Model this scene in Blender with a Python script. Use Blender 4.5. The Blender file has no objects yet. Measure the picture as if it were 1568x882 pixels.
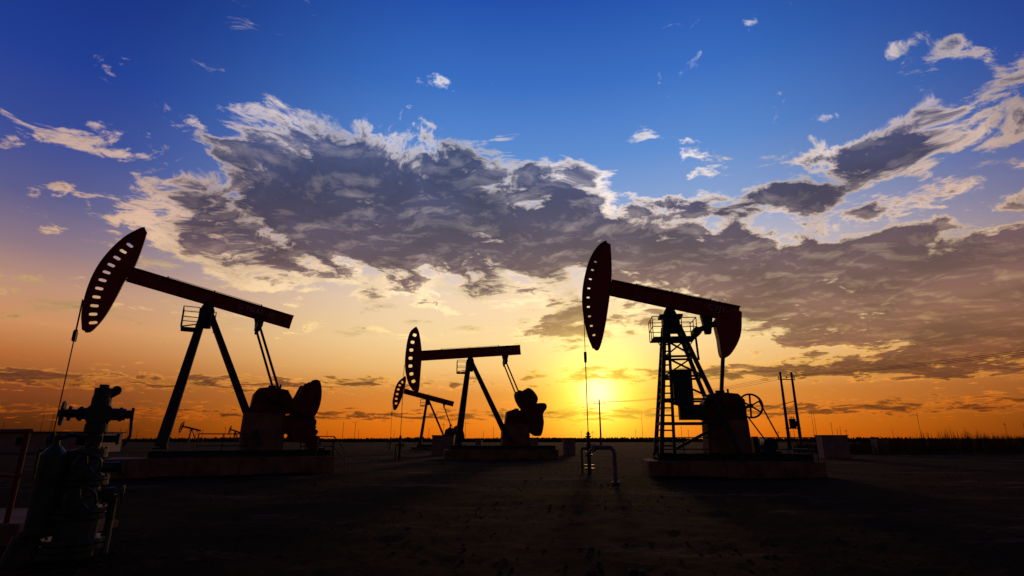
import bpy, bmesh, math, random
from mathutils import Vector, noise, Matrix
random.seed(7)
scene=bpy.context.scene
COL=bpy.context.collection
# ------------------------------------------------------------ helpers
def lin(c):
    return tuple(((v/255)/12.92 if v/255<=0.04045 else (((v/255)+0.055)/1.055)**2.4) for v in c)
def make_mat(name,col,rough=0.7,metal=0.0,var=0.35,scale=4.0,bump=0.15,spec=0.3,col2=None):
    m=bpy.data.materials.new(name); m.use_nodes=True; nt=m.node_tree; N=nt.nodes; L=nt.links
    b=N['Principled BSDF']; b.inputs['Roughness'].default_value=rough; b.inputs['Metallic'].default_value=metal
    b.inputs['Specular IOR Level'].default_value=spec
    tc=N.new('ShaderNodeTexCoord'); n=N.new('ShaderNodeTexNoise'); n.inputs['Scale'].default_value=scale; n.inputs['Detail'].default_value=8
    n.inputs['Roughness'].default_value=0.65
    L.new(tc.outputs['Object'],n.inputs['Vector'])
    r=N.new('ShaderNodeValToRGB'); r.color_ramp.elements[0].position=0.35; r.color_ramp.elements[1].position=0.7
    c2=col2 if col2 else tuple(c*(1-var) for c in col)
    r.color_ramp.elements[0].color=(*c2,1); r.color_ramp.elements[1].color=(*col,1)
    L.new(n.outputs['Fac'],r.inputs['Fac']); L.new(r.outputs['Color'],b.inputs['Base Color'])
    if bump:
        bp=N.new('ShaderNodeBump'); bp.inputs['Strength'].default_value=bump; bp.inputs['Distance'].default_value=0.02
        L.new(n.outputs['Fac'],bp.inputs['Height']); L.new(bp.outputs['Normal'],b.inputs['Normal'])
    return m
M_RED=make_mat('red_paint',(0.38,0.022,0.018),0.55,0,0.5,3.0)
M_DRED=make_mat('dark_red_paint',(0.20,0.03,0.018),0.65,0,0.6,3.0)
M_STEEL=make_mat('dark_green_steel',(0.03,0.048,0.045),0.6,0.0,0.5,3.0)
M_WHITE=make_mat('white_lettering',(0.7,0.55,0.55),0.8,0,0.6,6.0)
M_CONC=make_mat('weathered_concrete',(0.32,0.17,0.10),0.95,0,0.65,1.6,0.4,0.1)
M_GALV=make_mat('galvanised_steel',(0.2,0.2,0.21),0.7,0.1,0.5,5.0)
M_CAB=make_mat('pale_cabinet_paint',(0.34,0.24,0.18),0.8,0,0.45,2.0)
M_VALVE=make_mat('green_valve_paint',(0.05,0.08,0.055),0.5,0,0.6,5.0)
M_WOOD=make_mat('pole_concrete',(0.06,0.05,0.045),0.9,0,0.4,3.0)
M_BLACK=make_mat('black_rubber_cable',(0.01,0.01,0.01),0.8,0,0.2,3.0)

def empty(name,loc=(0,0,0),rz=0):
    e=bpy.data.objects.new(name,None); COL.objects.link(e); e.location=loc; e.rotation_euler=(0,0,rz); e.empty_display_size=0.5
    return e
class Part:
    def __init__(s): s.bm=bmesh.new()
    def _frame(s,p,q):
        p=Vector(p);q=Vector(q); d=(q-p); l=d.length; d.normalize()
        up=Vector((0,1,0)) if abs(d.y)<0.9 else Vector((0,0,1))
        x=up.cross(d).normalized(); y=d.cross(x).normalized()
        return p,q,x,y
    def bar(s,p,q,w,h=None,w2=None,h2=None):
        h=h or w; w2=w2 or w; h2=h2 or h
        p,q,x,y=s._frame(p,q); vs=[]
        for c,a,b in ((p,w,h),(q,w2,h2)):
            for sx,sy in ((-1,-1),(1,-1),(1,1),(-1,1)):
                vs.append(s.bm.verts.new(c+x*sx*a/2+y*sy*b/2))
        for f in ((0,1,2,3),(7,6,5,4),(0,4,5,1),(1,5,6,2),(2,6,7,3),(3,7,4,0)): s.bm.faces.new([vs[i] for i in f])
        return s
    def ibeam(s,p,q,w,h,t=0.03):
        p,q,x,y=s._frame(p,q)
        s.bar(p,q,w-2*t,t*1.3)
        for k in (-1,1): s.bar(p+x*k*(w-t)/2,q+x*k*(w-t)/2,t,h)
        return s
    def cyl(s,p,q,r,r2=None,n=14):
        r2=r if r2 is None else r2
        p,q,x,y=s._frame(p,q); A=[];B=[]
        for i in range(n):
            a=2*math.pi*i/n; d=x*math.cos(a)+y*math.sin(a)
            A.append(s.bm.verts.new(p+d*r)); B.append(s.bm.verts.new(q+d*r2))
        s.bm.faces.new(A[::-1]); s.bm.faces.new(B)
        for i in range(n): s.bm.faces.new((A[i],A[(i+1)%n],B[(i+1)%n],B[i]))
        return s
    def path(s,pts,r,n=8):
        for a,b in zip(pts,pts[1:]): s.cyl(a,b,r,n=n)
        return s
    def ring(s,c,axis,R,r,n=24):
        c=Vector(c); axis=Vector(axis).normalized(); u=axis.orthogonal().normalized(); v=axis.cross(u)
        P=[c+u*R*math.cos(2*math.pi*i/n)+v*R*math.sin(2*math.pi*i/n) for i in range(n+1)]
        return s.path(P,r,6)
    def wheel(s,c,axis,R,r,spokes=5):
        s.ring(c,axis,R,r); c=Vector(c); axis=Vector(axis).normalized(); u=axis.orthogonal().normalized(); v=axis.cross(u)
        for i in range(spokes):
            a=2*math.pi*i/spokes+0.3; s.cyl(c,c+u*R*math.cos(a)+v*R*math.sin(a),r*0.8,n=6)
        s.cyl(c-axis*r*2,c+axis*r*2,r*2.5); return s
    def prism(s,pts,t0,t1):
        A=[s.bm.verts.new((x,t0,z)) for x,z in pts]; B=[s.bm.verts.new((x,t1,z)) for x,z in pts]
        s.bm.faces.new(A); s.bm.faces.new(B[::-1]); n=len(pts)
        for i in range(n): s.bm.faces.new((A[i],B[i],B[(i+1)%n],A[(i+1)%n]))
        return s
    def box(s,x0,x1,y0,y1,z0,z1): return s.prism([(x0,z0),(x1,z0),(x1,z1),(x0,z1)],y0,y1)
    def obj(s,name,mat,parent=None,bevel=0.0):
        bmesh.ops.recalc_face_normals(s.bm,faces=s.bm.faces)
        me=bpy.data.meshes.new(name); s.bm.to_mesh(me); s.bm.free(); me.materials.append(mat)
        o=bpy.data.objects.new(name,me); COL.objects.link(o)
        if parent: o.parent=parent
        if bevel:
            b=o.modifiers.new('b','BEVEL'); b.width=bevel; b.segments=2; b.limit_method='ANGLE'
        return o
def smooth_poly(pts,closed=False,sub=5):
    P=[Vector((a,b)) for a,b in pts]; out=[]; n=len(P)
    rng=range(n if closed else n-1)
    for i in rng:
        p1=P[i]; p2=P[(i+1)%n]
        p0=P[i-1] if (i>0 or closed) else p1*2-p2
        p3=P[(i+2)%n] if (i+2<n or closed) else p2*2-p1
        for k in range(sub):
            t=k/sub
            out.append(0.5*((2*p1)+(p2-p0)*t+(2*p0-5*p1+4*p2-p3)*t*t+(3*p1-p0-3*p2+p3)*t**3))
    if not closed: out.append(P[-1])
    return [(v.x,v.y) for v in out]
def holed_plate(name,outline,holes,tmid,thick,mat,parent):
    cu=bpy.data.curves.new(name,'CURVE'); cu.dimensions='2D'; cu.fill_mode='BOTH'; cu.extrude=thick/2
    for ring in [outline]+holes:
        sp=cu.splines.new('POLY'); sp.points.add(len(ring)-1); sp.use_cyclic_u=True
        for i,(x,z) in enumerate(ring): sp.points[i].co=(x,z,0,1)
    t=bpy.data.objects.new('tmp',cu); COL.objects.link(t)
    dg=bpy.context.evaluated_depsgraph_get(); me=bpy.data.meshes.new_from_object(t.evaluated_get(dg))
    bpy.data.objects.remove(t)
    for v in me.vertices: x,y,z=v.co; v.co=(x,tmid-z,y)
    me.name=name; me.materials.clear(); me.materials.append(mat)
    o=bpy.data.objects.new(name,me); COL.objects.link(o); o.parent=parent
    return o
def text_part(body,size,loc,slope,mat,parent):
    cu=bpy.data.curves.new('lettering','FONT'); cu.body=body; cu.size=size; cu.extrude=0.004
    t=bpy.data.objects.new('tmp',cu); COL.objects.link(t)
    dg=bpy.context.evaluated_depsgraph_get(); me=bpy.data.meshes.new_from_object(t.evaluated_get(dg)); bpy.data.objects.remove(t)
    me.name='lettering'; me.materials.clear(); me.materials.append(mat)
    o=bpy.data.objects.new('lettering',me); COL.objects.link(o); o.parent=parent
    o.location=loc; o.rotation_euler=(math.pi/2,slope,0)
def arc_holes(arc,n,inset,w,h,a=0.05,b=0.95):
    V=[Vector(p) for p in arc]; ds=[0]
    for p,q in zip(V,V[1:]): ds.append(ds[-1]+(q-p).length)
    T=ds[-1]; H=[]
    for k in range(n):
        d=T*(a+(b-a)*k/(n-1)); i=max(j for j in range(len(ds)-1) if ds[j]<=d)
        f=(d-ds[i])/(ds[i+1]-ds[i]); p=V[i].lerp(V[i+1],f); tg=(V[i+1]-V[i]).normalized(); nr=Vector((-tg.y,tg.x))
        c=p+nr*inset; ring=[]
        for m in range(14):
            t=2*math.pi*m/14; cx=math.copysign(abs(math.cos(t))**0.6,math.cos(t)); cy=math.copysign(abs(math.sin(t))**0.6,math.sin(t))
            v=c+nr*cx*w/2+tg*cy*h/2; ring.append((v.x,v.y))
        H.append(ring)
    return H
def rails(P,pts,h=1.0,r=0.022,mid=True,posts=1.0):
    for a,b in zip(pts,pts[1:]):
        a=Vector(a);b=Vector(b); up=Vector((0,0,h)); P.cyl(a+up,b+up,r,n=6)
        if mid: P.cyl(a+up*0.5,b+up*0.5,r,n=6)
        n=max(1,round((b-a).length/posts))
        for i in range(n+1):
            c=a.lerp(b,i/n); P.cyl(c,c+up,r,n=6)

def pumpjack(loc,yaw,q,name='pumpjack'):
    root=empty(name,loc,math.radians(yaw))
    arc=smooth_poly(q['arc']); inner=q['inner']
    outl=arc+smooth_poly(inner)
    holes=arc_holes(arc,*q['holes']) if q.get('holes') else []
    holed_plate('horsehead_web',outl,holes,0,0.07,M_RED,root)
    P=Part(); fw=q.get('fw',0.2)
    for a,b in zip(arc,arc[1:]): P.bar((a[0],0,a[1]),(b[0],0,b[1]),0.045,fw*2)
    il=smooth_poly(inner)
    for a,b in zip(il,il[1:]): P.bar((a[0],0,a[1]),(b[0],0,b[1]),0.03,fw*0.8)
    P.obj('horsehead_face',M_RED,root)
    (a,b)=q['beam']; h=q['beamh']
    P=Part(); P.ibeam((a[0],0,a[1]),(b[0],0,b[1]),h,0.34,0.05)
    A=Vector((a[0],0,a[1]));B=Vector((b[0],0,b[1]))
    for i in range(9):
        c=A.lerp(B,0.06+0.11*i); d=(B-A).normalized(); n=Vector((-d.z,0,d.x))
        P.bar(c-n*(h/2-.05),c+n*(h/2-.05),0.03,0.3)
    for f in (0.2,0.48,0.78): 
        c=A.lerp(B,f)+n*(h/2); P.bar(c,c+n*0.09,0.06,0.06)
    P.cyl(A.lerp(B,.2)+n*(h/2+.07),A.lerp(B,.78)+n*(h/2+.07),0.012,n=5)
    P.obj('walking_beam',M_RED,root)
    if q.get('text'):
        sl=math.atan2(-(B-A).z,(B-A).x); c=A.lerp(B,q['text'][1])
        text_part(q['text'][0],h*0.5,(c.x,-0.19,c.z-0.1),sl,M_WHITE,root)
    sx,sz=q['saddle']; P=Part()
    P.prism([(sx-.32,sz-.12),(sx+.32,sz-.12),(sx+.26,sz+.05),(sx+.14,sz+.3),(sx-.14,sz+.3),(sx-.26,sz+.05)],-.28,.28)
    P.cyl((sx,-.42,sz+.08),(sx,.42,sz+.08),0.13); P.obj('saddle_bearing',M_STEEL,root,0.01)
    if not q.get('lattice'):
        P=Part(); fx=q['front']; rx=q['rear']; lw=q.get('leg',0.3); sp=q.get('spread',.75)
        for k in (-1,1):
            P.bar((sx-.1,k*.16,sz-.1),(fx[0],k*sp,fx[1]),lw*0.8,0.22,lw*1.1,0.26)
            P.bar((sx+.1,k*.16,sz-.1),(rx[0],k*sp,rx[1]),lw*0.62,0.2)
            P.bar((fx[0],k*sp,fx[1]-.02),(fx[0],k*sp,fx[1]-.1),.55,.4)
        for f in (.35,.62,.85):
            for e in (fx,rx):
                c=Vector((sx,0,sz)).lerp(Vector((e[0],0,e[1])),f); w=.16+(sp-.16)*f
                P.bar(c-Vector((0,w,0)),c+Vector((0,w,0)),.1,.1)
        P.cyl((sx+.05,0,sz-.1),(sx+.05,0,sz-.9),.2)
        P.obj('samson_post',M_STEEL,root)
        P=Part(); l,r=q['plat']; pz=sz-.55
        P.bar((l,-.5,pz-.45),(sx,-.5,pz-.2),.05); P.bar((l,.5,pz-.45),(sx,.5,pz-.2),.05)
        P.box(l,sx-.2,-.55,.55,pz-.5,pz-.46)
        rails(P,[(l,-.55,pz-.46),(sx-.3,-.55,pz-.46)],.95,.02); rails(P,[(l,.55,pz-.46),(sx-.3,.55,pz-.46)],.95,.02); rails(P,[(l,-.55,pz-.46),(l,.55,pz-.46)],.95,.02)
        if r: rails(P,[(sx+.2,-.55,pz-.46),(r,-.55,pz-.46),(r,.55,pz-.46)],.8,.018)
        P.obj('service_platform',M_STEEL,root)
        ex,ez=q['eq']; cx,cz=q['pin']; P=Part()
        P.prism([(ex-.28,ez+.55),(ex+.28,ez+.5),(ex+.14,ez),(ex-.14,ez)],-.14,.14)
        P.bar((ex,-.8,ez),(ex,.8,ez),.24,.24); P.cyl((ex,-.3,ez+.1),(ex,.3,ez+.1),.17)
        for k in (-1,1):
            P.cyl((ex,k*.72,ez),(ex,k*.72,ez-.3),.09); P.bar((ex+.02,k*.72,ez-.2),(cx,k*.85,cz),.1,.1)
            P.cyl((cx,k*.7,cz),(cx,k*.98,cz),.16)
        P.obj('pitman_arms',M_STEEL,root)
    P=Part(); P.prism(q['gear'],-.5,.5); g=q['gear']
    gx=sum(p[0] for p in g)/len(g); gz_=sum(p[1] for p in g)/len(g); zm=min(p[1] for p in g)
    P.cyl((gx,-.95,gz_),(gx,.95,gz_),.17); P.cyl((gx-.5,-.56,gz_-.05),(gx-.5,.56,gz_-.05),.22); P.cyl((gx+.5,-.56,gz_-.05),(gx+.5,.56,gz_-.05),.26)
    for i in range(6): P.cyl((g[0][0]+.1+i*.22,-.56,zm+.08),(g[0][0]+.1+i*.22,.56,zm+.08),.035,n=6)
    zt=max(p[1] for p in g); P.box(gx-.2,gx+.15,-.15,.15,zt-.05,zt+.1); P.cyl((gx+.35,.1,zt-.1),(gx+.35,.1,zt+.18),.05,n=8)
    P.obj('gearbox',M_DRED,root,0.03)
    if q.get('cw'):
        P=Part()
        for k in (-1,1):
            for poly in q['cw']:
                pp=smooth_poly(poly,True,4); P.prism(pp,k*.62-.09,k*.62+.09)
            P.bar((gx,k*.78,gz_),(q['cwc'][0],k*.78,q['cwc'][1]),.35,.12)
            for poly in q['cw']:
                for (x,z) in poly[::2]:
                    c=Vector((x,0,z)).lerp(Vector((q['cwc'][0],0,q['cwc'][1])),.25); P.cyl((c.x,k*.86,c.z),(c.x,k*.55,c.z),.05,n=8)
        P.obj('crank_counterweights',M_DRED,root,0.02)
    x0,x1,z0,z1=q['plinth']; P=Part(); P.prism([(x0-.05,z0),(x1+.05,z0),(x1,z1),(x0,z1)],-.65,.65); P.obj('gearbox_plinth',M_CONC,root,0.03)
    x0,x1,z0,z1=q['skid']; P=Part()
    for k in (-.85,.85): P.ibeam((x0,k,(z0+z1)/2),(x1,k,(z0+z1)/2),z1-z0,.2,.03)
    for i in range(7):
        x=x0+.15+(x1-x0-.3)*i/6; P.bar((x,-.82,(z0+z1)/2),(x,.82,(z0+z1)/2),(z1-z0)*.7,.12)
    P.obj('skid_frame',M_STEEL,root)
    x0,x1,z1=q['found']; P=Part(); P.box(x0,x1,-1.5,1.5,-.3,z1)
    for x in (x0+1.2,(x0+x1)/2,x1-1.2): P.box(x-.35,x+.35,-1.62,-1.5,-.3,z1-.12)
    P.obj('foundation',M_CONC,root,0.03)
    wx=q['wx']; az=q['tang']; cz=q['carrier']; P=Part()
    for k in (-.09,.09): P.cyl((wx,k,az),(wx,k,cz),.016,n=6)
    P.bar((wx,-.2,cz),(wx,.2,cz),.12,.4); P.cyl((wx,0,cz+.28),(wx,0,cz-.12),.07)
    P.cyl((wx,0,cz),(wx,0,1.3),.022,n=8); P.obj('polished_rod',M_STEEL,root)
    P=Part(); w=q.get('wellh',1.7)
    P.cyl((wx,0,-.2),(wx,0,w*.9),.09); 
    for f,r in ((.12,.24),(.2,.24),(.45,.19),(.52,.19),(.7,.14),(.92,.13),(.98,.1)): P.cyl((wx,0,w*f-.03),(wx,0,w*f+.03),r)
    P.cyl((wx,0,w*.9),(wx,0,w*1.04),.06)
    P.cyl((wx-.32,0,w*.62),(wx+.4,0,w*.62),.06); P.wheel((wx+.2,-.25,w*.62),(0,1,0),.14,.015); P.cyl((wx-.32,0,w*.62),(wx-.32,0,0),.045)
    P.obj('wellhead',M_VALVE,root)
    return root

A=dict(arc=[(-4.02,10.92),(-4.19,10.83),(-4.72,10.28),(-5.19,9.44),(-5.48,8.60),(-5.62,7.66),(-5.62,6.70),(-5.49,5.99)],
 inner=[(-5.39,5.9),(-5.18,6.0),(-4.85,6.64),(-4.58,7.56),(-4.38,8.40),(-4.14,9.05),(-4.05,9.57),(-3.97,10.22),(-3.93,10.77)],
 holes=(11,.36,.30,.14,.19,.95), beam=((-4.28,8.67),(2.78,7.20)),beamh=.66,text=('G TSL62 -10',.64),
 saddle=(-1.0,7.42),front=(-1.96,1.17),rear=(1.95,1.2),plat=(-1.95,-.62),leg=.40,spread=.6,
 eq=(1.29,6.85),pin=(2.62,3.3),gear=[(1.35,2.69),(1.45,3.55),(1.62,3.82),(2.2,3.9),(2.9,3.78),(3.15,3.4),(3.2,2.69)],
 cw=[[(3.15,3.0),(3.4,3.6),(3.62,4.1),(3.85,4.05),(3.95,4.28),(4.3,4.27),(4.45,3.7),(4.4,3.0),(4.15,2.5),(3.5,2.4)],
     [(2.9,2.5),(3.7,2.7),(4.3,2.4),(4.3,2.0),(4.45,1.8),(4.0,1.35),(3.4,1.4),(3.2,1.75),(2.9,1.75)]],cwc=(3.75,2.75),
 plinth=(1.15,2.9,.9,2.68),skid=(-2.34,5.09,.72,1.0),found=(-3.77,5.18,.71),wx=-5.72,tang=7.3,carrier=5.69)
ra=pumpjack((-13.6,25.5,0),30,A)
P=Part(); rails(P,[(-.6,-1.3,.71),(1.3,-1.3,.71)],1.0,.022); rails(P,[(3.6,-1.3,.71),(5.1,-1.3,.71),(5.7,-1.3,.0)],.9,.022)
P.cyl((5.1,-1.2,.71),(5.1,-1.2,1.5),.03,n=6); P.obj('guard_rail',M_STEEL,ra)
P=Part(); P.cyl((4.4,-.3,1.35),(4.4,.6,1.35),.32); P.box(4.1,4.9,-.4,.6,1.0,1.1); P.obj('electric_motor',M_DRED,ra)

B=dict(arc=[(-4.55,10.25),(-4.67,10.23),(-5.07,9.78),(-5.28,8.71),(-5.32,7.13),(-5.03,5.84),(-4.62,5.2)],
 inner=[(-4.48,5.13),(-4.17,5.2),(-4.1,6.63),(-4.08,8.20),(-4.3,9.60),(-4.48,10.15)],
 holes=(7,.40,.30,.26,.14,.88), beam=((-4.1,7.95),(4.0,8.62)),beamh=.78,text=('GTSL 62-12',.74),
 saddle=(-.15,7.65),front=(-.98,1.1),rear=(3.1,1.2),plat=(-1.2,None),leg=.46,spread=.7,
 eq=(2.72,7.6),pin=(3.75,5.0),gear=[(2.7,2.6),(2.85,3.6),(3.3,3.75),(4.6,3.6),(4.9,2.6)],
 cw=[[(3.55,4.9),(3.75,5.25),(4.1,5.2),(4.5,5.45),(4.95,5.2),(5.3,4.6),(5.0,4.0),(4.3,3.7),(3.8,4.2)],
     [(4.2,3.9),(5.0,4.2),(5.85,4.25),(6.0,3.9),(5.7,3.4),(5.75,2.7),(5.5,1.75),(4.9,1.9),(4.5,2.6),(4.2,3.2)]],cwc=(4.55,3.9),
 plinth=(2.5,4.6,.9,2.6),skid=(-1.6,6.6,.7,1.0),found=(-2.0,6.7,.7),wx=-5.4,tang=7.2,carrier=5.07)
rb=pumpjack((-3.26,44,0),8,B)
D=dict(arc=[(-3.75,10.5),(-3.95,10.42),(-4.95,9.36),(-5.40,7.26),(-5.28,5.66)],
 inner=[(-5.1,5.5),(-4.76,5.85),(-4.2,7.2),(-3.84,8.5),(-3.7,9.6),(-3.66,10.2)],
 holes=(6,.45,.36,.3,.17,.85), beam=((-3.95,8.35),(3.5,6.5)),beamh=.75,
 saddle=(-.34,7.2),front=(-1.2,.6),rear=(2.7,.8),plat=(-1.4,None),leg=.42,spread=.6,
 eq=(2.09,6.3),pin=(3.16,3.4),gear=[(2.2,1.9),(2.4,2.8),(3.0,3.1),(3.9,2.9),(4.1,1.9)],
 cw=[[(3.3,2.0),(3.7,3.2),(4.4,3.4),(4.9,2.9),(5.2,1.6),(4.3,1.2),(3.6,1.3)]],cwc=(4.1,2.4),
 plinth=(2.2,3.9,.4,1.9),skid=(-1.6,5.4,.4,.7),found=(-2.4,5.4,.4),wx=-5.45,tang=7.2,carrier=5.0)
pumpjack((-12.2,82,0),8,D)
pumpjack((-143,250,-1.5),12,D)
pumpjack((-163,330,-1.5),-20,D)
Cq=dict(arc=[(-2.95,10.95),(-3.08,10.94),(-3.42,10.68),(-3.83,10.01),(-4.13,9.01),(-4.26,8.01),(-4.2,7.03),(-4.04,6.23),(-3.84,5.66)],
 inner=[(-3.75,5.57),(-3.58,5.6),(-3.40,6.06),(-3.17,7.0),(-2.96,8.13),(-2.82,9.12),(-2.78,10.0),(-2.79,10.85)],
 holes=(9,.27,.14,.10,.22,.9), beam=((-2.9,8.62),(2.92,7.08)),beamh=.76,text=('CYJY-15',.76),
 saddle=(-.2,7.2),lattice=True,
 gear=[(.85,2.3),(.9,3.05),(1.15,3.42),(1.7,3.5),(2.4,3.42),(2.65,3.15),(2.67,2.3)],
 plinth=(.95,2.65,.9,2.3),skid=(-1.3,5.0,.6,.9),found=(-1.75,5.2,.6),wx=-4.22,tang=7.6,carrier=5.2,wellh=1.75)
rc=pumpjack((7.66,25,0),-8,Cq)
P=Part()
T=lambda k,side:(Vector((-.5,k*.3,6.6)) if side=='f' else Vector((.15,k*.3,6.6)))
F=lambda k,side:(Vector((-1.15,k*1.15,.9)) if side=='f' else Vector((2.05,k*1.15,.9)))
P.box(-.55,.2,-.34,.34,6.3,7.1); P.box(-.7,.35,-.4,.4,7.0,7.12)
for k in (-1,1):
    P.bar(T(k,'f'),F(k,'f'),.17,.17); P.bar(T(k,'r'),F(k,'r'),.17,.17)
levels=[.12,.26,.42,.6,.78]
for i,f in enumerate(levels):
    for k in (-1,1):
        P.bar(T(k,'f').lerp(F(k,'f'),f),T(k,'r').lerp(F(k,'r'),f),.09,.09)
        if i+1<len(levels):
            g=levels[i+1]
            if k<0: P.bar(T(k,'f').lerp(F(k,'f'),f),T(k,'r').lerp(F(k,'r'),g),.08,.07)
            elif i<2: P.bar(T(k,'r').lerp(F(k,'r'),f),T(k,'f').lerp(F(k,'f'),g),.07,.07)
    for s_ in 'fr': P.bar(T(-1,s_).lerp(F(-1,s_),f),T(1,s_).lerp(F(1,s_),f),.09,.09)
for i in range(16):
    f=.1+.056*i
    P.bar(T(-1,'f').lerp(F(-1,'f'),f),T(1,'f').lerp(F(1,'f'),f),.06,.06)
P.bar((-.62,-1.2,.9),(-.36,-.42,6.3),.12,.1); P.bar((-1.15,-1.2,.9),(-.55,-.42,6.3),.08,.08)
for i in range(17):
    f=i/17; P.bar(Vector((-.62,-1.2,.9)).lerp(Vector((-.36,-.42,6.3)),f),Vector((-1.15,-1.2,.9)).lerp(Vector((-.55,-.42,6.3)),f),.065,.04)
P.bar((-.5,-1.0,1.1),(1.25,-1.0,2.0),.12,.1)
P.obj('samson_post_lattice',M_STEEL,rc)
P=Part(); P.box(-.4,.42,-.9,-.4,2.95,4.4); P.box(-.46,.48,-.95,-.38,4.4,4.47); P.box(-.2,.9,-.8,-.3,2.3,2.95); P.obj('control_cabinet',M_STEEL,rc,.02)
P=Part(); z=6.0
P.box(-1.1,.85,-.75,.75,z-.04,z); rails(P,[(-1.1,-.75,z),(-1.1,.75,z)],.95,.02); rails(P,[(-1.1,-.75,z),(-.5,-.75,z)],.95,.02); rails(P,[(.2,-.75,z),(.85,-.75,z),(.85,.75,z)],.85,.02)
rails(P,[(-1.1,.75,z),(.85,.75,z)],.95,.02)
P.bar((-1.05,-.7,z),(-.55,-.3,z-.7),.04); P.bar((.8,-.7,z),(.3,-.3,z-.7),.04); P.obj('service_platform',M_STEEL,rc)
P=Part(); P.prism(smooth_poly([(1.88,6.95),(2.9,7.2),(2.97,6.82),(2.80,5.95),(2.30,5.18),(1.95,5.14),(1.88,5.9)],True,5),-.32,.32)
P.bar((2.35,-.4,7.0),(2.35,.4,7.0),.3,.3); P.obj('beam_counterweight',M_RED,rc,.03)
P=Part(); P.bar((.8,0,6.3),(1.95,0,6.72),.2,.5); P.prism([(1.35,6.2),(1.6,6.2),(1.75,7.1),(1.2,7.1)],-.16,.16); P.cyl((.95,-.35,6.3),(.95,.35,6.3),.2)
P.bar((2.07,0,5.4),(1.76,0,3.2),.15,.14)
P.bar((2.05,-.3,5.4),(2.05,.3,5.4),.16,.16); P.cyl((.9,0,6.3),(.95,0,5.0),.05)
P.obj('pitman_arms',M_STEEL,rc)
P=Part(); P.wheel((2.82,-.62,2.88),(0,1,0),.5,.04,6); P.wheel((2.82,-.52,2.88),(0,1,0),.5,.03,6); P.cyl((2.4,-.62,2.88),(2.4,.5,2.88),.05)
P.cyl((2.82,-.7,2.88),(2.82,.5,2.88),.06); P.obj('belt_sheave',M_STEEL,rc)
P=Part(); P.bar((3.2,-.57,3.1),(3.85,-.57,1.5),.035,.1); P.bar((2.65,-.57,2.45),(3.3,-.57,1.4),.035,.1); P.obj('drive_belt',M_BLACK,rc)
P=Part(); P.cyl((3.5,-.5,1.25),(3.5,.5,1.25),.3); P.cyl((3.5,-.62,1.25),(3.5,-.5,1.25),.18); P.box(3.1,3.9,-.5,.5,.9,1.0); P.box(2.9,3.1,-.2,.2,.9,1.6); P.obj('electric_motor',M_STEEL,rc,.01)
P=Part(); rails(P,[(-1.3,-1.35,.6),(.8,-1.35,.6)],.95,.022); rails(P,[(2.8,-1.35,.6),(5.0,-1.35,.6),(5.0,1.3,.6)],.95,.02); P.obj('guard_rail',M_STEEL,rc)
P=Part(); P.path([(3.62,20,-.2),(3.62,20,1.05),(3.57,20,1.16),(3.46,20,1.2),(2.95,20.1,1.2)],.075,12); P.cyl((2.95,20.1,1.2),(2.9,20.1,1.2),.13); P.cyl((3.62,20,.0),(3.62,20,.06),.14)
P.path([(2.9,20.1,1.2),(2.9,22,.9),(3.3,25.4,.8)],.05); P.obj('flow_pipe',M_GALV)

# ---------------- foreground christmas tree
r=empty('christmas_tree_wellhead',(-5.82,7.9,0),math.radians(34))
P=Part(); 
P.cyl((-.05,0,-.1),(-.05,0,.5),.24); 
for z,rr in ((.12,.36),(.2,.36),(.5,.31),(.58,.31),(.92,.26),(.99,.26),(1.28,.19),(1.34,.19),(1.62,.14),(1.67,.14),(1.98,.12),(2.03,.12)):
    P.cyl((-.05,0,z-.03),(-.05,0,z+.03),rr,n=18)
    for i in range(8):
        a=i*math.pi/4; P.cyl((-.05+rr*.82*math.cos(a),rr*.82*math.sin(a),z-.055),(-.05+rr*.82*math.cos(a),rr*.82*math.sin(a),z+.055),.018,n=6)
P.cyl((-.05,0,.5),(-.05,0,.95),.2,.17); P.cyl((-.05,0,.95),(-.05,0,1.3),.17,.14); P.cyl((-.05,0,1.3),(-.05,0,2.0),.09)
P.prism([(-.17,1.72),(.07,1.72),(.11,1.78),(.11,1.9),(.07,1.95),(-.17,1.95),(-.21,1.9),(-.21,1.78)],-.12,.12)
P.cyl((-.42,0,1.84),(.36,0,1.84),.06)
for x in (-.38,-.26,.2,.34): P.cyl((x-.02,0,1.84),(x+.02,0,1.84),.1)
P.cyl((.0,0,1.84),(.26,0,1.84),.085); P.cyl((-.3,0,1.84),(0,0,1.84),.08)
P.obj('tree_body',M_VALVE,r,0.006)
P=Part()
P.wheel((-.46,0,1.84),(1,0,0),.15,.02,4); P.cyl((-.5,0,1.84),(-.38,0,1.84),.035)
P.wheel((-.05,-.42,1.15),(0,1,0),.15,.018,5); P.cyl((-.05,-.42,1.15),(-.05,0,1.15),.03); P.wheel((-.05,-.45,.72),(0,1,0),.17,.018,5); P.cyl((-.05,-.45,.72),(-.05,0,.72),.035)
P.cyl((-.05,0,2.03),(-.05,0,2.12),.06); P.cyl((-.05,0,2.08),(-.05,0,2.2),.11); P.cyl((-.05,0,2.2),(-.05,0,2.25),.06); P.cyl((.03,0,2.08),(.14,0,2.16),.03); P.cyl((.1,-.03,2.18),(.1,.03,2.18),.06)
P.cyl((.05,0,1.5),(.22,0,1.5),.05); P.cyl((.2,0,1.5),(.24,0,1.5),.08)
P.obj('valve_handwheels',M_VALVE,r)
P=Part()
P.cyl((-.45,.0,.35),(-.45,0,1.3),.15); P.cyl((-.45,0,1.3),(-.45,0,1.42),.15,.05); P.cyl((-.45,0,.35),(-.45,0,.25),.15,.05); P.cyl((-.45,0,.0),(-.45,0,.3),.05)
P.cyl((-.22,.1,.35),(-.22,.1,1.35),.12)
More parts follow.
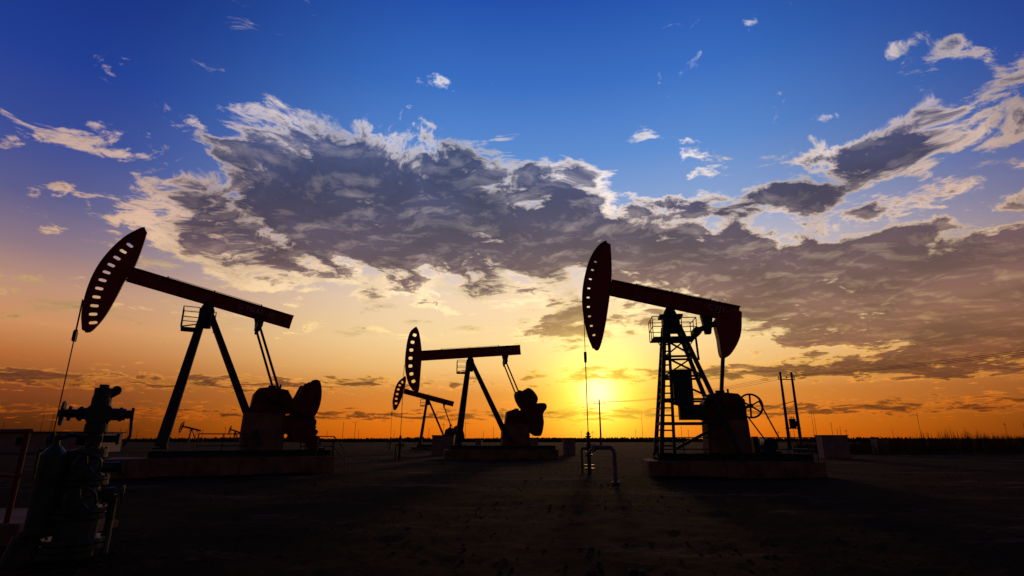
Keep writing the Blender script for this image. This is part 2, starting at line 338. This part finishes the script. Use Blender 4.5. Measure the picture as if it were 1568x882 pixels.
P.cyl((-.45,0,1.4),(-.45,0,1.55),.035); P.path([(-.45,0,1.5),(-.3,0,1.56),(-.1,0,1.5)],.03)
P.path([(.1,0,.75),(.3,0,.75),(.3,0,.4),(.3,-.1,.0)],.05); P.cyl((.18,0,.75),(.3,0,.75),.1); P.wheel((.4,0,.75),(1,0,0),.11,.014,4)
P.path([(-.2,-.05,.35),(-.62,-.1,.3),(-.7,-.15,-.05)],.06); P.path([(.34,0,1.84),(.36,.0,1.55),(.3,.05,1.4)],.02)
P.cyl((.1,0,1.12),(.3,0,1.12),.07); P.cyl((.3,0,1.12),(.34,0,1.12),.11)
P.obj('separator_and_piping',M_VALVE,r,0.0)
P=Part(); P.box(-11.5,-7.35,8.7,10.6,-.3,.28); P.box(-7.35,-7.0,8.9,10.4,-.3,.12); P.obj('concrete_slab',M_CONC,None,.03)
P=Part()
for x,y in ((-7.62,8.8),(-9.6,9.6),(-11.4,10.3)): P.cyl((x,y,0),(x,y,1.65),.04)
P.path([(-7.55,8.77,1.62),(-11.5,10.35,1.62)],.035); P.path([(-7.55,8.77,.95),(-11.5,10.35,.95)],.03); P.obj('pipe_fence',M_DRED)

# ---------------- power line
def utility(loc,rz,tr=False,name='utility_pole',single=False):
    r=empty(name,loc,rz); P=Part()
    for x in ((0,) if single else (-1.0,1.0)): P.cyl((x,0,-1),(x,0,11.1),.25,.15)
    P.obj('poles',M_WOOD,r)
    P=Part(); P.bar((-1.5,0,10.0),(1.5,0,10.0),.12,.12)
    if not single: P.bar((-1.0,0,6.4),(1.0,0,6.9),.08,.08)
    for x in (-1.4,0,1.4):
        P.cyl((x,0,10.05),(x,0,10.2),.03,n=6); P.cyl((x,0,10.2),(x,0,10.5),.09,.05,n=8)
    P.obj('crossarms_and_insulators',M_WOOD,r)
    if tr:
        P=Part(); P.box(-1.0,1.0,-.4,.4,2.9,3.05); P.cyl((0,0,3.05),(0,0,4.2),.45,n=16); P.cyl((0,0,4.2),(0,0,4.3),.5,n=16)
        for x in (-.3,0,.3): P.cyl((x,0,4.3),(x,0,4.65),.06,n=8)
        for i in range(8): P.box(-.35+i*.1,-.32+i*.1,-.55,-.4,3.2,4.0)
        P.bar((-1,0,5.4),(1,0,5.4),.08); P.bar((-.9,0,5.4),(-.3,0,4.7),.03); P.bar((.9,0,5.4),(.3,0,4.7),.03)
        P.obj('transformer',M_STEEL,r)
    return r
a=math.radians(15)
utility((40.8,81,0),a,True); utility((57.5,22,0),a); utility((22,139,0),a,single=True)
P=Part()
def wire(p,q,sag,r=.02):
    p=Vector(p);q=Vector(q); pts=[p.lerp(q,i/16)-Vector((0,0,sag*4*(i/16)*(1-i/16))) for i in range(17)]; P.path(pts,r,5)
poles=[(57.5,22),(40.8,81),(22,139),(0,215)]
ca,sa=math.cos(a),math.sin(a)
for (p,q) in zip(poles,poles[1:]):
    for x in (-1.4,0,1.4): wire((p[0]+x*ca,p[1]+x*sa,10.5),(q[0]+x*ca,q[1]+x*sa,10.5),1.0)
P.obj('power_lines',M_BLACK)
def cabinet(x,y,w,h,name,mat=M_CAB,rz=0):
    r=empty(name,(x,y,0),rz); P=Part(); P.box(-w/2,w/2,-.5,.5,-.1,h-.08); P.obj('body',mat,r,.015)
    P=Part(); P.box(-w/2-.05,w/2+.05,-.56,.56,h-.08,h); P.box(-.02,.02,-.515,-.503,.15,h-.2); P.box(.08,.12,-.54,-.503,h*.45,h*.55)
    for i in range(4): P.box(-w*.4,-w*.12,-.52,-.503,h*.65+i*.06,h*.65+i*.06+.03)
    P.obj('roof_and_doors',M_GALV,r)
for c_ in ((25.9,45.5,2.1,1.8),(38.6,59,1.2,1.5),(5.5,54.5,1.15,1.6),(-6.65,54.5,2.1,1.85),(-4.8,81,.9,1.3),(2.6,95,3.6,1.7)): cabinet(*c_,'equipment_cabinet')
r=empty('low_brick_building',(-56,66,0),.2); P=Part(); P.box(-8,8,-2.5,2.5,-.2,2.2); P.obj('walls',M_CAB,r)
P=Part(); P.prism([(-8.3,2.2),(8.3,2.2),(8.3,2.32),(-8.3,2.32)],-2.8,2.8); P.obj('roof',M_CONC,r)
P=Part()
for x in (-6,-3,0,3,6): P.box(x-.5,x+.5,-2.54,-2.5,.8,1.7)
P.box(-4.9,-4.1,-2.54,-2.5,0,1.9); P.obj('windows_and_door',M_BLACK,r)

# ---------------- distant features
P=Part()
for i in range(80):
    y=random.uniform(320,800); az=math.radians(random.uniform(-46,47)); x=math.tan(az)*y
    h=random.choice([8,9,10,12,16]) if random.random()>.1 else 24
    h*=y/500
    P.cyl((x,y,-2),(x,y,h),.16*y/400,.1*y/400,n=5)
    if random.random()<.5: P.bar((x-1.2,y,h*.88),(x+1.2,y,h*.88),.25,.25)
P.obj('distant_utility_poles',M_WOOD)
M_SCRUB=make_mat('scrub_foliage',(0.03,0.03,0.015),.9,0,.5,1.0,0,.1)
bm=bmesh.new()
def blade(bm,p,h,w,lean):
    d=Vector((random.uniform(-1,1),random.uniform(-1,1),0)).normalized(); q=Vector(p)
    a=bm.verts.new(q-d*w); b=bm.verts.new(q+d*w); m=q+Vector((lean[0]*.4,lean[1]*.4,h*.6))
    c=bm.verts.new(m+d*w*.8); e=bm.verts.new(m-d*w*.8); t=bm.verts.new(q+Vector((lean[0],lean[1],h)))
    bm.faces.new((a,b,c,e)); bm.faces.new((e,c,t))
for i in range(26000):
    y=260+random.random()**1.5*500; az=math.radians(random.uniform(-50,50)); x=math.tan(az)*y
    k=.5+.5*noise.noise(Vector((x*.012,y*.004,0)))*2
    h=max(.3,(1.2+2.6*max(0,k-.35))*random.uniform(.3,1.0))*y/420
    blade(bm,(x,y,-1.0),h+1,h*.35+.3,(random.uniform(-.6,.6),0))
me=bpy.data.meshes.new('distant_scrub'); bm.to_mesh(me); bm.free(); me.materials.append(M_SCRUB); o=bpy.data.objects.new('distant_scrub_line',me); COL.objects.link(o)
M_REED=make_mat('dry_reed',(0.10,0.05,0.02),.9,0,.5,1.0,0,.1)
bm=bmesh.new()
for i in range(17000):
    y=random.uniform(56,105); lo=.50; x=y*(lo+(random.random()**.8)*.65)
    k=noise.noise(Vector((x*.15,y*.15,3))); 
    if k<-.15: continue
    h=random.uniform(.5,1.3)*(1+k*1.3)*(.75+.6*min(1,(x/y-.5)/.3)); blade(bm,(x,y,0),h,.02+.01*y/60,(random.uniform(-.25,.15),random.uniform(-.1,.1)))
me=bpy.data.meshes.new('reeds'); bm.to_mesh(me); bm.free(); me.materials.append(M_REED); o=bpy.data.objects.new('reed_grass',me); COL.objects.link(o)

# ---------------- ground
def gz(x,y):
    d=math.hypot(x,y)
    h=.055*noise.noise(Vector((x*.35,y*.35,0)))+.035*noise.noise(Vector((x*1.3,y*1.3,5)))+.022*noise.noise(Vector((x*4,y*4,9)))
    if d<30: h+=.012*noise.noise(Vector((x*10,y*10,2)))
    if d>60: h*=max(0,1-(d-60)/200)
    return h
bm=bmesh.new(); rows=[]; NA=600
rad=[.0]+[1.2*(1.0285**i) for i in range(240)]+[1500,2500,4500,9000]
for ri,rr in enumerate(rad[1:]):
    row=[]
    for k in range(NA):
        t=k/NA
        ang=2*math.pi*t; ang=ang-0.62*math.sin(ang)
        x=rr*math.sin(ang); y=rr*math.cos(ang); row.append(bm.verts.new((x,y,gz(x,y))))
    rows.append(row)
c=bm.verts.new((0,0,0))
for k in range(NA): bm.faces.new((c,rows[0][(k+1)%NA],rows[0][k]))
for a_,b_ in zip(rows,rows[1:]):
    for k in range(NA): bm.faces.new((a_[k],a_[(k+1)%NA],b_[(k+1)%NA],b_[k]))
bmesh.ops.recalc_face_normals(bm,faces=bm.faces)
me=bpy.data.meshes.new('ground'); bm.to_mesh(me); bm.free()
for p in me.polygons: p.use_smooth=True
g=bpy.data.objects.new('ground',me); COL.objects.link(g)
m=bpy.data.materials.new('bare_soil'); m.use_nodes=True; nt=m.node_tree; N=nt.nodes; L=nt.links; b=N['Principled BSDF']
b.inputs['Roughness'].default_value=1.0; b.inputs['Specular IOR Level'].default_value=.03
tc=N.new('ShaderNodeTexCoord')
mp=N.new('ShaderNodeMapping'); mp.inputs['Scale'].default_value=(.7,1.6,1); L.new(tc.outputs['Object'],mp.inputs['Vector'])
n1=N.new('ShaderNodeTexNoise'); n1.inputs['Scale'].default_value=.22; n1.inputs['Detail'].default_value=10; n1.inputs['Roughness'].default_value=.74; L.new(mp.outputs[0],n1.inputs['Vector'])
n2=N.new('ShaderNodeTexNoise'); n2.inputs['Scale'].default_value=7; n2.inputs['Detail'].default_value=8; n2.inputs['Roughness'].default_value=.8; L.new(tc.outputs['Object'],n2.inputs['Vector'])
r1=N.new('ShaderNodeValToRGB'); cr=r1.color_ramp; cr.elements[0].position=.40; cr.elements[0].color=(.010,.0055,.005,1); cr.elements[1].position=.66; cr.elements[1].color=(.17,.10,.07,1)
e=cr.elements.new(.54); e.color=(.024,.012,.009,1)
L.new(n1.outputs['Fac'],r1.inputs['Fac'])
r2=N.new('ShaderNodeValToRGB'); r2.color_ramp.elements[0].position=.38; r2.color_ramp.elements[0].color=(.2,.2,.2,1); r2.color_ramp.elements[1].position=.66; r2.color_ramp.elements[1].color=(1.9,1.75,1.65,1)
L.new(n2.outputs['Fac'],r2.inputs['Fac'])
mx=N.new('ShaderNodeMix'); mx.data_type='RGBA'; mx.blend_type='MULTIPLY'; mx.inputs['Factor'].default_value=1
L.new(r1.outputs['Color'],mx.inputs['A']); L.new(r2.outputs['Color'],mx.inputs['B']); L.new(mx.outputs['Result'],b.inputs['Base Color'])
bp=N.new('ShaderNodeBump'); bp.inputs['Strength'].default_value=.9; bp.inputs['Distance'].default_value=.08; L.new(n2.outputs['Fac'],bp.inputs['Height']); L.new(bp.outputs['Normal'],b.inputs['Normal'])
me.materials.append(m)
M_STONE=make_mat('loose_stone',(0.09,0.055,0.04),.95,0,.6,8,.2,.1)
bm=bmesh.new()
for i in range(5200):
    y=5+random.random()**1.2*38; x=random.uniform(-1,1)*y*1.1
    if noise.noise(Vector((x*.2,y*.3,7)))<-.05: continue
    s=random.uniform(.008,.03)*(1 if random.random()<.96 else 2)
    mt=Matrix.Translation((x,y,gz(x,y)+s*.2))@Matrix.Rotation(random.uniform(0,6),4,'Z')@Matrix.Diagonal((s*random.uniform(.8,1.7),s,s*random.uniform(.4,.8),1))
    rr=bmesh.ops.create_icosphere(bm,subdivisions=1,radius=1,matrix=mt)
    for v in rr['verts']: v.co+=Vector((random.uniform(-1,1),random.uniform(-1,1),random.uniform(-1,1)))*s*.2
me=bpy.data.meshes.new('stones'); bm.to_mesh(me); bm.free(); me.materials.append(M_STONE); o=bpy.data.objects.new('loose_stones',me); COL.objects.link(o)

# ------------------------------------------------------------ sky
SUN_AZ,SUN_EL=9.0,4.6
w=bpy.data.worlds.new('World'); scene.world=w; w.use_nodes=True; nt=w.node_tree; N=nt.nodes; L=nt.links; N.clear()
w.cycles.sampling_method='MANUAL'; w.cycles.sample_map_resolution=256
def link(a,b):
    if isinstance(a,bpy.types.NodeSocket): L.new(a,b)
    else: b.default_value=a
def mth(op,a,b=None,c=None,clamp=False):
    n=N.new('ShaderNodeMath'); n.operation=op; n.use_clamp=clamp
    link(a,n.inputs[0])
    if b is not None: link(b,n.inputs[1])
    if c is not None: link(c,n.inputs[2])
    return n.outputs[0]
def comb(x,y,z=0.0):
    n=N.new('ShaderNodeCombineXYZ'); link(x,n.inputs[0]); link(y,n.inputs[1]); link(z,n.inputs[2]); return n.outputs[0]
def vm(op,a,b=None,s=None):
    n=N.new('ShaderNodeVectorMath'); n.operation=op; link(a,n.inputs[0])
    if b is not None: link(b,n.inputs[1])
    if s is not None: link(s,n.inputs['Scale'])
    return n.outputs['Value'] if op in('LENGTH','DOT_PRODUCT') else n.outputs[0]
def sstep(x,a,b,o0=0.0,o1=1.0):
    n=N.new('ShaderNodeMapRange'); n.interpolation_type='SMOOTHSTEP'; link(x,n.inputs['Value']); n.inputs['From Min'].default_value=a; n.inputs['From Max'].default_value=b
    n.inputs['To Min'].default_value=o0; n.inputs['To Max'].default_value=o1; return n.outputs[0]
def ramp(x,stops,mx=45.0):
    n=N.new('ShaderNodeValToRGB'); cr=n.color_ramp
    t=mth('DIVIDE',x,mx,clamp=True); L.new(t,n.inputs['Fac'])
    for i,(e,c) in enumerate(stops):
        el=cr.elements[i] if i<2 else cr.elements.new(e/mx)
        el.position=e/mx; el.color=(*lin(c),1)
    return n.outputs['Color']
def mixc(f,a,b,mode='MIX'):
    n=N.new('ShaderNodeMix'); n.data_type='RGBA'; n.blend_type=mode; link(f,n.inputs['Factor']); link(a,n.inputs['A']); link(b,n.inputs['B']); return n.outputs['Result']
tc=N.new('ShaderNodeTexCoord'); dirv=vm('NORMALIZE',tc.outputs['Generated'])
sx=N.new('ShaderNodeSeparateXYZ'); L.new(dirv,sx.inputs[0]); X,Y,Z=sx.outputs
az=mth('MULTIPLY',mth('ARCTAN2',X,Y),57.2958); el=mth('MULTIPLY',mth('ARCSINE',Z),57.2958)
ae=comb(az,el); elp=mth('MAXIMUM',el,0.0)
near=ramp(elp,[(0,(215,95,4)),(1.5,(222,112,8)),(4.5,(215,132,50)),(7,(236,185,112)),(10,(244,210,152)),(14,(242,212,176)),(18,(205,195,200)),(23,(140,165,208)),(29,(92,140,208)),(36,(56,110,194)),(44,(30,76,168))])
far=ramp(elp,[(0,(55,22,6)),(1.5,(82,36,12)),(4,(130,62,28)),(6.5,(180,105,52)),(9,(205,142,92)),(12,(188,142,118)),(15,(142,118,130)),(19,(92,92,138)),(24,(55,74,148)),(30,(30,60,145)),(38,(18,45,125)),(44,(14,36,110))])
daz=mth('ABSOLUTE',mth('SUBTRACT',az,SUN_AZ-3)); sidef=sstep(daz,12,50)
clear=mixc(sidef,near,far)
zz=mth('ADD',mth('MAXIMUM',Z,0.0),.13)
q=comb(mth('DIVIDE',X,zz),mth('DIVIDE',Y,zz))
def noi(v,scale,detail,rough,off=(0,0,0)):
    n=N.new('ShaderNodeTexNoise'); n.noise_dimensions='2D'; n.inputs['Scale'].default_value=scale; n.inputs['Detail'].default_value=detail; n.inputs['Roughness'].default_value=rough
    L.new(vm('ADD',v,off),n.inputs['Vector']); return n
wn=noi(q,1.9,3,.55); warp=vm('SCALE',vm('SUBTRACT',wn.outputs['Color'],(.5,.5,.5)),s=.28)
q2=vm('ADD',q,warp); qs=vm('MULTIPLY',q2,(1.0,1.15,1.0))
def dens(v,dt): return noi(v,4.8,dt,.66,(3.1,7.7,0)).outputs['Fac']
n0=dens(qs,8); n1=dens(vm('ADD',qs,(.02,.06,0)),4)
big=noi(q2,2.6,4,.55,(11,4,0)).outputs['Fac']
gr=bpy.data.node_groups.new('cloud_patch','ShaderNodeTree')
for nm,ty in (('v','Vector'),('c','Vector'),('inv','Vector'),('rot','Float'),('w','Float')): gr.interface.new_socket(nm,in_out='INPUT',socket_type='NodeSocket'+ty)
gr.interface.new_socket('o',in_out='OUTPUT',socket_type='NodeSocketFloat')
gi=gr.nodes.new('NodeGroupInput'); go=gr.nodes.new('NodeGroupOutput'); gl=gr.links
s1=gr.nodes.new('ShaderNodeVectorMath'); s1.operation='SUBTRACT'; gl.new(gi.outputs[0],s1.inputs[0]); gl.new(gi.outputs[1],s1.inputs[1])
ro=gr.nodes.new('ShaderNodeVectorRotate'); ro.rotation_type='Z_AXIS'; gl.new(s1.outputs[0],ro.inputs['Vector']); gl.new(gi.outputs[3],ro.inputs['Angle'])
m1=gr.nodes.new('ShaderNodeVectorMath'); m1.operation='MULTIPLY'; gl.new(ro.outputs[0],m1.inputs[0]); gl.new(gi.outputs[2],m1.inputs[1])
d1=gr.nodes.new('ShaderNodeVectorMath'); d1.operation='DOT_PRODUCT'; gl.new(m1.outputs[0],d1.inputs[0]); gl.new(m1.outputs[0],d1.inputs[1])
ng=gr.nodes.new('ShaderNodeMath'); ng.operation='MULTIPLY'; ng.inputs[1].default_value=-.7; gl.new(d1.outputs['Value'],ng.inputs[0])
ex=gr.nodes.new('ShaderNodeMath'); ex.operation='EXPONENT'; gl.new(ng.outputs[0],ex.inputs[0])
mw=gr.nodes.new('ShaderNodeMath'); mw.operation='MULTIPLY'; gl.new(ex.outputs[0],mw.inputs[0]); gl.new(gi.outputs[4],mw.inputs[1]); gl.new(mw.outputs[0],go.inputs[0])
DARKB=[(-13,24.6,13,4.6,-5,1.5),(-22,20.5,8,2.8,0,.75),(0,20.6,11,2.6,-4,.85),(14,19.3,10,1.7,-5,.85),(26,15.8,14,2.8,-10,1.05),(40,13.0,11,3.2,0,1.0),
 (38,24.3,9,2.6,5,.58),(27,22.0,9,1.1,-12,.7),(6,11.5,4,2.0,0,.5),(42,7.9,9,2.2,2,.95),
 (24,6.2,19,.8,-1,.7),(-24,5.1,22,.8,1,.66),(28.6,8.7,3,.5,0,.6),(-42.5,4.7,3,.5,0,.5),(30,2.6,26,.7,0,.65),(-20,2.2,26,.6,0,.6)]
BRIGHTB=[(-41,24.0,6,1.4,5,.36),(-35,20.3,5,3.0,0,.33),(-22.4,31.4,4,1.8,0,.32),(-26.4,33.4,1.6,1.2,0,.3),(5,27,5,1.6,-20,.38),(10,23.8,6,1.8,-12,.44),
 (31,25.8,10,1.2,-14,.5),(46,23.5,6,4.0,5,.40),(-30,16.6,8,1.8,-8,.44),(-12,15.4,17,1.9,0,.52),(14,12.5,10,2.4,0,.50),(-41.5,11.1,6,1.1,0,.5),
 (41,32.4,1.6,.6,12,.40),(44.3,31.2,.6,.4,0,.5),(-7.9,36.2,1.2,.4,-10,.40),(5.3,36.1,.6,.9,30,.34),(27,11.0,12,1.0,-3,.44),(-14,10.6,20,.8,0,.42)]
wa=noi(q,2.6,3,.6,(5,5,5)); aew=vm('ADD',ae,vm('MULTIPLY',vm('SUBTRACT',wa.outputs['Color'],(.5,.5,.5)),(10,6,0)))
def total(BL):
    tot=None
    for (a0,e0,rx,ry,ro_,wt) in BL:
        g_=N.new('ShaderNodeGroup'); g_.node_tree=gr; L.new(aew if ry>1.05 else ae,g_.inputs[0]); g_.inputs[1].default_value=(a0,e0,0); g_.inputs[2].default_value=(1/rx,1/ry,0); g_.inputs[3].default_value=math.radians(-ro_); g_.inputs[4].default_value=wt
        tot=g_.outputs[0] if tot is None else mth('ADD',tot,g_.outputs[0])
    return tot
MD=total(DARKB); MB=total(BRIGHTB)
M=mth('MINIMUM',mth('ADD',MD,MB),1.05)
d=mth('ADD',mth('MULTIPLY',mth('SUBTRACT',n0,.5),2.2),mth('SUBTRACT',M,.40))
alpha=sstep(d,-.06,.20)
mbx=mth('MAXIMUM',mth('SUBTRACT',MB,mth('MULTIPLY',MD,.6)),0.0)
td=mth('SUBTRACT',d,mth('MULTIPLY',mbx,.5))
thick=sstep(td,.04,.36)
relief=mth('MULTIPLY',mth('SUBTRACT',n0,n1),2.0)
shade=mth('ADD',thick,mth('MULTIPLY',relief,-.5),clamp=True)
bright=ramp(elp,[(0,(225,85,8)),(3,(240,130,25)),(6.5,(255,185,75)),(10,(255,220,150)),(15,(255,226,182)),(20,(248,220,196)),(26,(236,222,216)),(38,(210,213,230))])
dark=ramp(elp,[(0,(75,28,8)),(3,(96,42,16)),(6.5,(108,58,40)),(10,(130,88,70)),(14,(110,80,78)),(19,(82,66,80)),(25,(64,64,94)),(35,(80,95,140))])
bright=mixc(mth('MULTIPLY',sidef,.8),bright,mixc(1.0,bright,(.55,.42,.38,1),'MULTIPLY'))
cc=mixc(shade,bright,dark)
tone=sstep(big,.3,.7,.72,1.2); cc=mixc(1.0,cc,comb(tone,tone,tone),'MULTIPLY')
sd=(math.sin(math.radians(SUN_AZ))*math.cos(math.radians(SUN_EL)),math.cos(math.radians(SUN_AZ))*math.cos(math.radians(SUN_EL)),math.sin(math.radians(SUN_EL)))
ang=mth('MULTIPLY',mth('ARCCOSINE',vm('DOT_PRODUCT',dirv,sd)),57.2958)
def gau(s): return mth('EXPONENT',mth('MULTIPLY',mth('POWER',mth('DIVIDE',ang,s),2.0),-1.0))
def gcol(s,c): g1=gau(s); return mixc(1.0,comb(g1,g1,g1),c,'MULTIPLY')
clear=mixc(1.0,clear,gcol(4.0,(.5,.45,.05,1)),'ADD'); clear=mixc(1.0,clear,gcol(1.8,(.5,.35,.5,1)),'ADD')
sky=mixc(mth('MULTIPLY',alpha,.93),clear,cc)
sky=mixc(1.0,sky,gcol(8.5,(.25,.17,.015,1)),'ADD'); sky=mixc(1.0,sky,gcol(5.0,(.42,.34,.0,1)),'ADD')
back=sstep(Y,-.1,.62,.24,1.0); zen=sstep(el,44,75,1.0,.35)
k=mth('MULTIPLY',back,zen); sky=mixc(1.0,sky,comb(k,k,k),'MULTIPLY')
bg=N.new('ShaderNodeBackground'); L.new(sky,bg.inputs[0]); bg.inputs[1].default_value=1.0
st=N.new('ShaderNodeTexSky'); st.sky_type='NISHITA'; st.sun_disc=False; st.sun_elevation=math.radians(SUN_EL); st.sun_rotation=math.radians(SUN_AZ); st.dust_density=2
bg2=N.new('ShaderNodeBackground'); L.new(st.outputs[0],bg2.inputs[0]); bg2.inputs[1].default_value=.003
ad=N.new('ShaderNodeAddShader'); L.new(bg.outputs[0],ad.inputs[0]); L.new(bg2.outputs[0],ad.inputs[1])
wo=N.new('ShaderNodeOutputWorld'); L.new(ad.outputs[0],wo.inputs[0])
# sun, half veiled by cloud
sl=bpy.data.lights.new('sun','SUN'); sl.energy=.35; sl.angle=math.radians(3); sl.color=(1,.5,.2); so=bpy.data.objects.new('sun',sl); COL.objects.link(so)
so.rotation_euler=(-Vector(sd)).to_track_quat('-Z','Y').to_euler()
# camera
th=math.atan(231/827.6)
cam=bpy.data.cameras.new('camera'); cam.sensor_width=36; cam.lens=19.0; cam.clip_end=20000; cam.clip_start=.05
co=bpy.data.objects.new('camera',cam); COL.objects.link(co); co.location=(0,0,1.5); co.rotation_euler=(math.pi/2+th,0,0); scene.camera=co
scene.view_settings.view_transform='Standard'; scene.view_settings.look='None'; scene.view_settings.exposure=0
